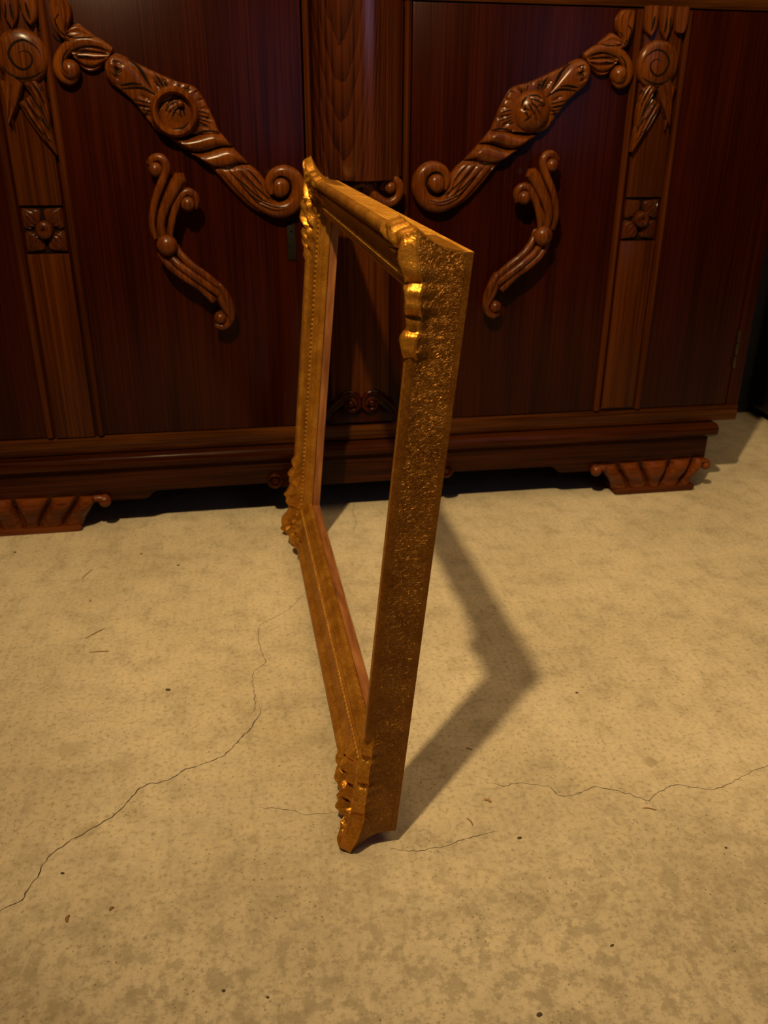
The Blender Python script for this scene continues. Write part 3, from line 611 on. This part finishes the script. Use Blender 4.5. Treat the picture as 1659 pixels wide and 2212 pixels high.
def cuts(name, keys, objs, par, left):
    """narrow dark strips on the carving: stained gouges plus recess shade put in as colour (found by dropping them onto its surface)"""
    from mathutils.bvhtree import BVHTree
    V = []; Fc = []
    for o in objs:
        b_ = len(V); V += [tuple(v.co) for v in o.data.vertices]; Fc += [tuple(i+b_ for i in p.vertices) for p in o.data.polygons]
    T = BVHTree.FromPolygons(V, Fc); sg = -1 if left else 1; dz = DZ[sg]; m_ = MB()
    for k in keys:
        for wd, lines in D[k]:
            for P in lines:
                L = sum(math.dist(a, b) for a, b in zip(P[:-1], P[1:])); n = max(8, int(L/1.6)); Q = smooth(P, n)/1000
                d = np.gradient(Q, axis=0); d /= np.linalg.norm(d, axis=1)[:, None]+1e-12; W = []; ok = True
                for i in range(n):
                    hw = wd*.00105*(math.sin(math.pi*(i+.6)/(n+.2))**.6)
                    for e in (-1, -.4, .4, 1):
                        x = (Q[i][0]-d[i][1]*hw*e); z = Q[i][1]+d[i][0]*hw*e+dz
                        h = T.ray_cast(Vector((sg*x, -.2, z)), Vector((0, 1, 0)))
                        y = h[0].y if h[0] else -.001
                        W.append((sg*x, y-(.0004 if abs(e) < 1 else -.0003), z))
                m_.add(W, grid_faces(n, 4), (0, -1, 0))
    return m_.build(name, STAIN_SHADE, par, None)
def rosette():
    m_ = MB(); c = (526 if False else 527, 549)
    for sx in (-1, 1):
        for sz in (-1, 1):
            def pet(u, v, sx=sx, sz=sz): return .0078*dome(2.4)(u, v)*math.sin(math.pi*(.12+.80*u))**.7-.0025*(.5+.5*math.cos(2*math.pi*4.5*v))**3*(1-u*.6)
            P0 = (c[0]+sx*7, c[1]+sz*7)
            A = [(c[0]+sx*6, c[1]+sz*10), (c[0]+sx*2.5, c[1]+sz*20), (c[0]+sx*3, c[1]+sz*32), (c[0]+sx*18, c[1]+sz*34), (c[0]+sx*32, c[1]+sz*35)]
            B = [(c[0]+sx*10, c[1]+sz*6), (c[0]+sx*20, c[1]+sz*2.5), (c[0]+sx*31, c[1]+sz*3), (c[0]+sx*32.5, c[1]+sz*18), (c[0]+sx*32.5, c[1]+sz*34)]
            loft(m_, A, B, pet, -.0005, 18, 22)
    lathe_y(m_, (*c, -.0005), [(0, .012), (.003, .0125), (.004, .0155), (.009, .0165), (.0125, .0145), (.0145, .009), (.015, 0)], 28)
    return m_
DZ = {-1: -.0015, 1: .0045}
door_o = []
for s_ in (-1, 1):
    left = s_ < 0; dz = DZ[s_]
    def put(m_, name, mt, par, sharp=40, shift=True):
        if shift: m_.shift((0, 0, dz))
        if left: m_.mirror()
        return m_.build(name, mt, par, sharp)
    door = put(MB().box(.0916, .7695, 0, .028, ZB+.0005, ZT-.0005, .0015), 'door', OAK_Z, cab, 32, False)
    # pilaster: two round beads and a raised strip, cut away at the rosette
    for xc in (.4835, .5720):
        m_ = MB(); n = 9
        pr = [(xc+.0065*math.cos(a), -.0085*math.sin(a)) for a in np.linspace(0, math.pi, n)]
        m_.add([(x, y, z) for z in (ZB+.002, ZT-.002) for x, y in pr], grid_faces(2, n), (0, -1, 0))
        m_.add([(x, y, ZB+.002) for x, y in pr], [tuple(range(n))], (0, 0, -1)); m_.add([(x, y, ZT-.002) for x, y in pr], [tuple(range(n))], (0, 0, 1))
        put(m_, 'bead_moulding', OAK_P, door, 40, False)
    m_ = MB().box(.4935, .5615, -.006, .001, ZB+.002, .549-.0385, .001).box(.4935, .5615, -.006, .001, .549+.0385, ZT-.001, .001)
    put(m_, 'pilaster', OAK_P, door, 30)
    put(MB().box(.4945, .5605, -.0012, .001, .5125, .5855), 'rosette_ground', STAIN_SHADE, door, 30)
    put(rosette(), 'rosette', OAK_P, door); dr = put(drop(), 'carved_drop', OAK_D, door)
    sw = put(swag(left), 'carved_swag', OAK_C, door, 45); rs = put(rose(left), 'carved_boss', OAK_C, door, 45)
    cuts('gouge_shade_lines', ['cut_shade_swag'], [sw], door, left)['kind'] = 'stuff'; cuts('gouge_shade_lines', ['cut_shade_ring' if left else 'cut_shade_egg'], [rs], door, left)['kind'] = 'stuff'
    cuts('gouge_shade_lines', ['cut_shade_drop'], [dr], door, left)['kind'] = 'stuff'
    put(handle(), 'handle', OAK_H, door, 50)
    if left:
        rs['label'] = 'round carved boss with a raised ring and sunk leaf'
        e = MB().box(-.1265, -.1115, -.0025, .001, .492, .555, .0012)
        e.build('escutcheon', IRON, door)
        k = MB(); lathe_y(k, (-119, 541, -.0024), [(0, .0007), (.003, .0007), (.0031, 0)], 14); k.box(-.1203, -.1177, -.0031, -.0024, .529, .541); k.build('keyhole', BLACKWOOD, door)
    else: rs['label'] = 'egg-shaped carved boss slit beside a small eye'
    h = MB()
    for k in range(3): h.box(.7700, .7745, -.005, .004, .262+.026*k, .286+.026*k, .0015)
    put(h, 'hinge', BRASS, door, 30, False)

# ------------------------------------------------------------------ black furniture at the right edge
blk = thing('black_furniture', 'black piece of furniture on a small round foot, right of the oak cabinet', 'furniture', (1.4, .38, 0))
def at(mb_): mb_.shift((-1.4, -.38, 0)); return mb_
at(MB().box(1.135, 1.75, .215, .470, .022, .62, .015, 3)).build('body', BLACKWOOD, blk)
at(MB().box(1.125, 1.76, .205, .472, .6205, .645, .006)).build('top_board', BLACKWOOD, blk)
for x, y in ((1.105, .235), (1.70, .235)):
    m_ = MB(); V = []; pr = [(0, 0), (.022, 0), (.032, .010), (.036, .022), (.030, .036), (.020, .044), (.018, .06), (0, .06)]
    n = 24
    for r, z in pr:
        for j in range(n): V.append((x+r*math.cos(2*math.pi*j/n), y+r*math.sin(2*math.pi*j/n), z))
    Fc = [(i*n+j, i*n+(j+1) % n, (i+1)*n+(j+1) % n, (i+1)*n+j) for i in range(len(pr)-1) for j in range(n)]
    Fq = orient(np.array(V)-np.array((x, y, .02)), Fc); m_.V += V; m_.F += Fq
    if x < 1.2: m_.box(x-.02, 1.15, y-.02, y+.02, .055, .075, .004)
    at(m_).build('foot', BLACKWOOD, blk)

# ------------------------------------------------------------------ gilt frame
FO = Vector((-0.092497, -0.879539, 0.021099))
FYAW, FLEAN, FROLL, FW_, FH_ = -.012896, .089317, .0165, .77729, .5965
u0 = Vector((math.sin(FYAW), math.cos(FYAW), 0)); n0 = Vector((-math.cos(FYAW), math.sin(FYAW), 0)); v0 = Vector((0, 0, 1))
fu = u0*math.cos(FROLL)+v0*math.sin(FROLL); fv = v0*math.cos(FROLL)-u0*math.sin(FROLL)
fn = n0*math.cos(FLEAN)+fv*math.sin(FLEAN); fv = fv*math.cos(FLEAN)-n0*math.sin(FLEAN)
frame = thing('picture_frame', 'ornate gilt picture frame with open centre standing upright on the concrete', 'picture frame')
FM = Matrix(((fu.x, fv.x, fn.x, FO.x), (fu.y, fv.y, fn.y, FO.y), (fu.z, fv.z, fn.z, FO.z), (0, 0, 0, 1)))
# profile: (distance inwards from the outer edge, height above the back), metres
PROF = [(0, 0), (.0002, .0055), (-.0002, .020), (-.0012, .030), (-.0030, .0375), (-.0036, .0405), (-.0030, .0432), (-.0010, .0450), (.0020, .0458), (.0060, .0452), (.0095, .0428),
        (.0108, .0378), (.0124, .0352), (.0140, .0378), (.0156, .0386), (.0185, .0362), (.0245, .0332), (.0300, .0318), (.0330, .0316), (.0335, .0300), (.0385, .0300), (.0392, .0312), (.0415, .0308), (.0425, .0285), (.0455, .0275),
        (.0465, .0250), (.0510, .0225), (.0535, .0195), (.0540, .0165), (.0535, .0140), (.0482, .0140), (.0482, 0)]
# rails: start corner, along, inward (in u,v), length
RAILS = [((0, 0), (1, 0), (0, 1), FW_), ((0, FH_), (1, 0), (0, -1), FW_), ((0, 0), (0, 1), (1, 0), FH_), ((FW_, 0), (0, 1), (-1, 0), FH_)]
fmin = 0.0
for (p0, d, q, L) in RAILS:
    n = len(PROF); ns = 120; V = []
    for i in range(ns):
        for w_, h_ in PROF:
            a = w_; t = a+(L-2*a)*i/(ns-1)
            V.append((p0[0]+d[0]*t+q[0]*w_, p0[1]+d[1]*t+q[1]*w_, h_))
    Fc = [(i*n+j, i*n+(j+1) % n, (i+1)*n+(j+1) % n, (i+1)*n+j) for i in range(ns-1) for j in range(n)]
    m_ = MB(); c = np.array((p0[0]+d[0]*L/2+q[0]*.024, p0[1]+d[1]*L/2+q[1]*.024, .015))
    Fq = orient(np.array(V)-c, Fc); m_.V += V; m_.F += Fq
    rail = m_.build('rail', GILT, frame, 40); rail.data.materials.append(GILT_R); rail.data.materials.append(GILT_SHADED); rail.data.materials.append(GILT_LIT)
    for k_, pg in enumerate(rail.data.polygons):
        if p0[1] > 0 and d[0] == 1 and k_ % n < 4: pg.material_index = 3  # lit gilt copy paints the top rail's outer side brighter
        if d[0] == 0: pg.material_index = 2 if k_ % n == 0 else 1 if k_ % n < 4 else (2 if k_ % n < 7 else 0)  # upright rails' outer faces take the darker, shaded gilt copies
    # row of small beads: a strip of twisted grains along the rail
    m_ = MB(); step = .0078; k = .045
    while k < L-.045:
        cx_, cy_ = p0[0]+d[0]*k+q[0]*.036, p0[1]+d[1]*k+q[1]*.036
        ax = np.array((d[0]*.8+q[0]*.6, d[1]*.8+q[1]*.6)); bx = np.array((-ax[1], ax[0])); b_ = len(m_.V)
        for (sa, sb, hz) in ((.0036, 0, 0), (.0017, .0021, .0010), (-.0017, .0021, .0010), (-.0036, 0, 0), (-.0017, -.0021, .0010), (.0017, -.0021, .0010)):
            m_.V.append((cx_+ax[0]*sa+bx[0]*sb, cy_+ax[1]*sa+bx[1]*sb, .0304+hz*.4))
        m_.V += [(cx_+ax[0]*.0011, cy_+ax[1]*.0011, .0338), (cx_-ax[0]*.0011, cy_-ax[1]*.0011, .0338)]
        flip = 1
        for f in ((0, 1, 6), (1, 2, 7, 6), (2, 3, 7), (3, 4, 7), (4, 5, 6, 7), (5, 0, 6)): m_.F.append(tuple(i+b_ for i in f))
        k += step
    br = m_.build('bead_row', GILT_LIT, rail, None); br['kind'] = 'stuff'  # lit gilt copy paints in the beads' highlight
    # bare wood of the rebate
    m_ = MB(); a = .0484
    for sgn in (1,):
        V = []
        for i in range(12):
            for w_, h_ in ((a, .0002), (a+.0022, .0002), (a+.0022, .0125), (a, .0125)):
                t = w_+(L-2*w_)*i/11; V.append((p0[0]+d[0]*t+q[0]*w_, p0[1]+d[1]*t+q[1]*w_, h_))
        Fc = [(i*4+j, i*4+(j+1) % 4, (i+1)*4+(j+1) % 4, (i+1)*4+j) for i in range(11) for j in range(4)]
        c = np.array((p0[0]+d[0]*L/2+q[0]*(a+.001), p0[1]+d[1]*L/2+q[1]*(a+.001), .006))
        Fq = orient(np.array(V)-c, Fc); m_.V += V; m_.F += Fq
    o = m_.build('rebate_strip', PINE, rail, 30); o['label'] = 'bare wood strip along the inside of the gilt rail'
# corner ornaments
def gauss(x, c, s_): return math.exp(-((x-c)/s_)**2)
def ornament(corner, sx, sy, tip, lobes_u, lobes_v, seed, las=(.128, .128)):
    """compo corner: flares out from the rail side, stands proud of the crest, ends in curled leaves.
    lobes: (centre, width, outward, forward) along either rail from the corner"""
    r_ = random.Random(seed); m_ = MB(); ns, n1, n2 = 190, 16, 46
    ph = [r_.uniform(0, 6.28) for _ in range(8)]
    V = []
    pw = np.array([p[0] for p in PROF[6:20]]); phh = np.array([p[1] for p in PROF[6:20]])
    for i in range(ns+1):
        s = (i/ns*2-1); ss = s*abs(s)**.25; la = las[0] if ss > 0 else las[1]; dist = abs(ss)*la     # distance along the rail from the corner
        side = 1 if ss > 0 else -1
        O = np.array((dist if ss > 0 else 0.0, dist if ss < 0 else 0.0))
        wI = .0325
        I = np.array((max(wI, dist) if ss > 0 else wI, max(wI, dist) if ss < 0 else wI))
        k = min(1, dist/.030); dv = np.array((-tip[2], -1))/math.hypot(tip[2], 1)*(1-k)+k*(np.array((0, -1)) if ss > 0 else np.array((-1, 0)))
        dv = dv/np.linalg.norm(dv)
        env = max(0, 1-(dist/la)**4)
        F = tip[0]*gauss(dist, 0, .017); T = tip[1]*gauss(dist, 0, .019)
        for c_, w_, f_, t_ in (lobes_u if ss > 0 else lobes_v):
            g = max(0, 1-((dist-c_)/w_)**2)**.6
            F = max(F, f_*g); T = max(T, t_*g)
        F = F*min(1, env*4)+(.0006+.0008*(1+math.sin(dist*520+ph[0])))*env; T = T*min(1, env*4)+.0012*env
        zl = .0436+T*.75
        row = []
        for j in range(n1):        # flaring outer side, concave
            q = j/(n1-1); off = F*q**2.4
            hz = .006+(zl-.0065-.006)*q
            w0 = np.interp(hz, [0, .02, .03, .0375, .0432], [0, .0002, .0012, .0030, .0036])
            p = O+dv*(off+w0+.0006*env-.0003); row.append((p[0], p[1], hz))
        E = O+dv*(F+.0036-.0003*(1-env))
        for j in range(n2):        # over the lip and across the face
            q = j/(n2-1)
            p = E*(1-q)+I*q
            base = float(np.interp(q*.036-.0036, pw, phh))
            near = .45 if (sx > 0 and ss < 0) else 1.0
            rise = T*(1-q)**.9*min(1, .75+q*4)+.0035*near*env*math.sin(math.pi*q)
            a = dist*300+q*6*side+ph[1]
            veins = near*.0034*math.cos(a+2.4*math.sin(q*6+ph[2]))*math.sin(math.pi*min(1, q*1.05))*env
            lob = near*.0034*math.cos(q*17+dist*150*side+ph[3])*math.exp(-((dist-.045)/.05)**2)*math.sin(math.pi*q)
            h = base+rise+veins+lob
            if q < .14: lip = math.sin(q/.14*math.pi/2); h = (zl-.0065)*(1-lip)+h*lip
            edge = min(1, (1-q)/.08)
            h = h*edge+(.0312)*(1-edge)
            row.append((p[0], p[1], h))
        V += row
    nv = n1+n2
    V = [(corner[0]+sx*x, corner[1]+sy*y, z) for x, y, z in V]
    m_.add(V, grid_faces(ns+1, nv), (0, 0, 1))
    return m_
BIG = [(.048, .022, .009, .009), (.088, .016, .006, .006), (.116, .010, .003, .003)]
LOW_V = [(.046, .020, .004, .004), (.086, .015, .003, .003), (.114, .010, .002, .002)]
TOP_U = [(.010, .026, .010, .014), (.050, .034, .012, .016)]
TOP_V = [(.006, .021, .006, .014), (.038, .0135, .005, .006), (.075, .011, .003, .005)]
C4 = [((0, 0), 1, 1, (.0190, .014, .12), BIG, LOW_V, 3), ((0, FH_), 1, -1, (.008, .010, .3), TOP_U, TOP_V, 5, (.105, .092)), ((FW_, 0), -1, 1, (.0365, .014, .5), BIG, BIG, 11), ((FW_, FH_), -1, -1, (.030, .008, .5), BIG, BIG, 8)]
orn = []
for c_, sx, sy, *ar in C4:
    m_ = ornament(c_, sx, sy, *ar)
    orn += m_.V
    o = m_.build('corner_ornament', GILT_O, frame, 55); o.data.materials.append(GILT_R)
    for k_, pg in enumerate(o.data.polygons):
        if k_ % 61 < 14 and k_//61 < 95: pg.material_index = 1
zmin = min((FM @ Vector(v)).z for v in orn)
FM.translation.z -= zmin-.0004
frame.matrix_world = FM

# ------------------------------------------------------------------ litter on the floor
SPL = ['pale wood splinter lying highest on the left of the floor', 'long thin wood splinter on the left floor, tilted, above a level one', 'level thin wood splinter on the left floor just under a tilted one',
       'short thick wood splinter right of the frame base', 'tiny wood splinter in front of the frame shadow', 'thin straw-like splinter below the long crack on the right',
       'stubby wood chip on the lower left floor beside a smaller upright chip', 'small upright orange wood chip on the lower left floor', 'thin dark curl of fibre lying in the frame shadow']
for (a, b_), lb in zip(D['splinters'], SPL):
    a = np.array(a)/1000; b_ = np.array(b_)/1000; L = np.linalg.norm(b_-a); d = (b_-a)/L; nn = np.array((-d[1], d[0]))
    wd = .0008 if L > .012 else .0016
    if 'curl' in lb: wd = .0005
    V = []; 
    for t in np.linspace(0, 1, 7):
        c = a+(b_-a)*t+nn*(.0012*math.sin(3*t)); k = wd*(.3+.7*math.sin(math.pi*(.15+.7*t)))
        for ang in np.linspace(0, 2*math.pi, 6, endpoint=False): V.append((c[0]+nn[0]*k*math.cos(ang), c[1]+nn[1]*k*math.cos(ang), .0004+k*.6*(1+math.sin(ang))))
    Fc = [(i*6+j, i*6+(j+1) % 6, (i+1)*6+(j+1) % 6, (i+1)*6+j) for i in range(6) for j in range(6)]+[tuple(range(6)), tuple(range(36, 42))]
    m_ = MB(); m_.V += V; m_.F += orient(np.array(V)-np.mean(V, 0), Fc)
    o = m_.build('wood_splinter' if 'curl' not in lb else 'fibre', SPLINTER if 'curl' not in lb else GRIT, None, 30)
    tag(o, lb, 'splinter' if 'curl' not in lb else 'fibre', 'wood splinters on the floor' if 'curl' not in lb else None)
PEB = [('dark grey seed-like pebble on the floor left of the frame', .0045), ('dark crumb on the floor before the left fluted foot', .004), ('dark crumb beside the long crack at lower left', .0028), ('black crumb at the bottom of the picture, left of centre', .0028),
       ('small black crumb at the bottom, just right of another crumb', .0022), ('brown pebble on the floor right of the frame base', .0035), ('brown speck of grit right of the shadow corner', .0030), ('black flake on the lower right floor', .0024),
       ('dark speck at the far right, under the long crack', .0022), ('brown crumb at the bottom edge, right of centre', .0038), ('small orange-brown crumb on the left floor', .0030), ('tan crumb on the floor nearest the cabinet plinth, left', .004), ('brown crumb of wood on the floor left of the frame corner', .004)]
for (x, y), (lb, r) in zip(D['pebbles'], PEB):
    V = []; nu, nv = 6, 10; sx = rnd.uniform(1.0, 1.5); rot = rnd.uniform(-.5, .5)
    for i in range(nu+1):
        th = math.pi*i/nu
        for j in range(nv):
            phv = 2*math.pi*j/nv; q = r*(1+rnd.uniform(-.12, .12)); q *= .62; px, py = q*sx*math.sin(th)*math.cos(phv), q*.75*math.sin(th)*math.sin(phv)
            V.append((x/1000+px*math.cos(rot)-py*math.sin(rot), y/1000+px*math.sin(rot)+py*math.cos(rot), .0001+.25*r*(1+math.cos(th))))
    Fc = [(i*nv+j, i*nv+(j+1) % nv, (i+1)*nv+(j+1) % nv, (i+1)*nv+j) for i in range(nu) for j in range(nv)]
    m_ = MB(); m_.V += V; m_.F += orient(np.array(V)-np.mean(V, 0), Fc)
    tag(m_.build('crumb', SPLINTER if ('orange' in lb or 'tan' in lb) else GRIT, None, 60), lb, 'crumb', 'crumbs of grit on the floor')
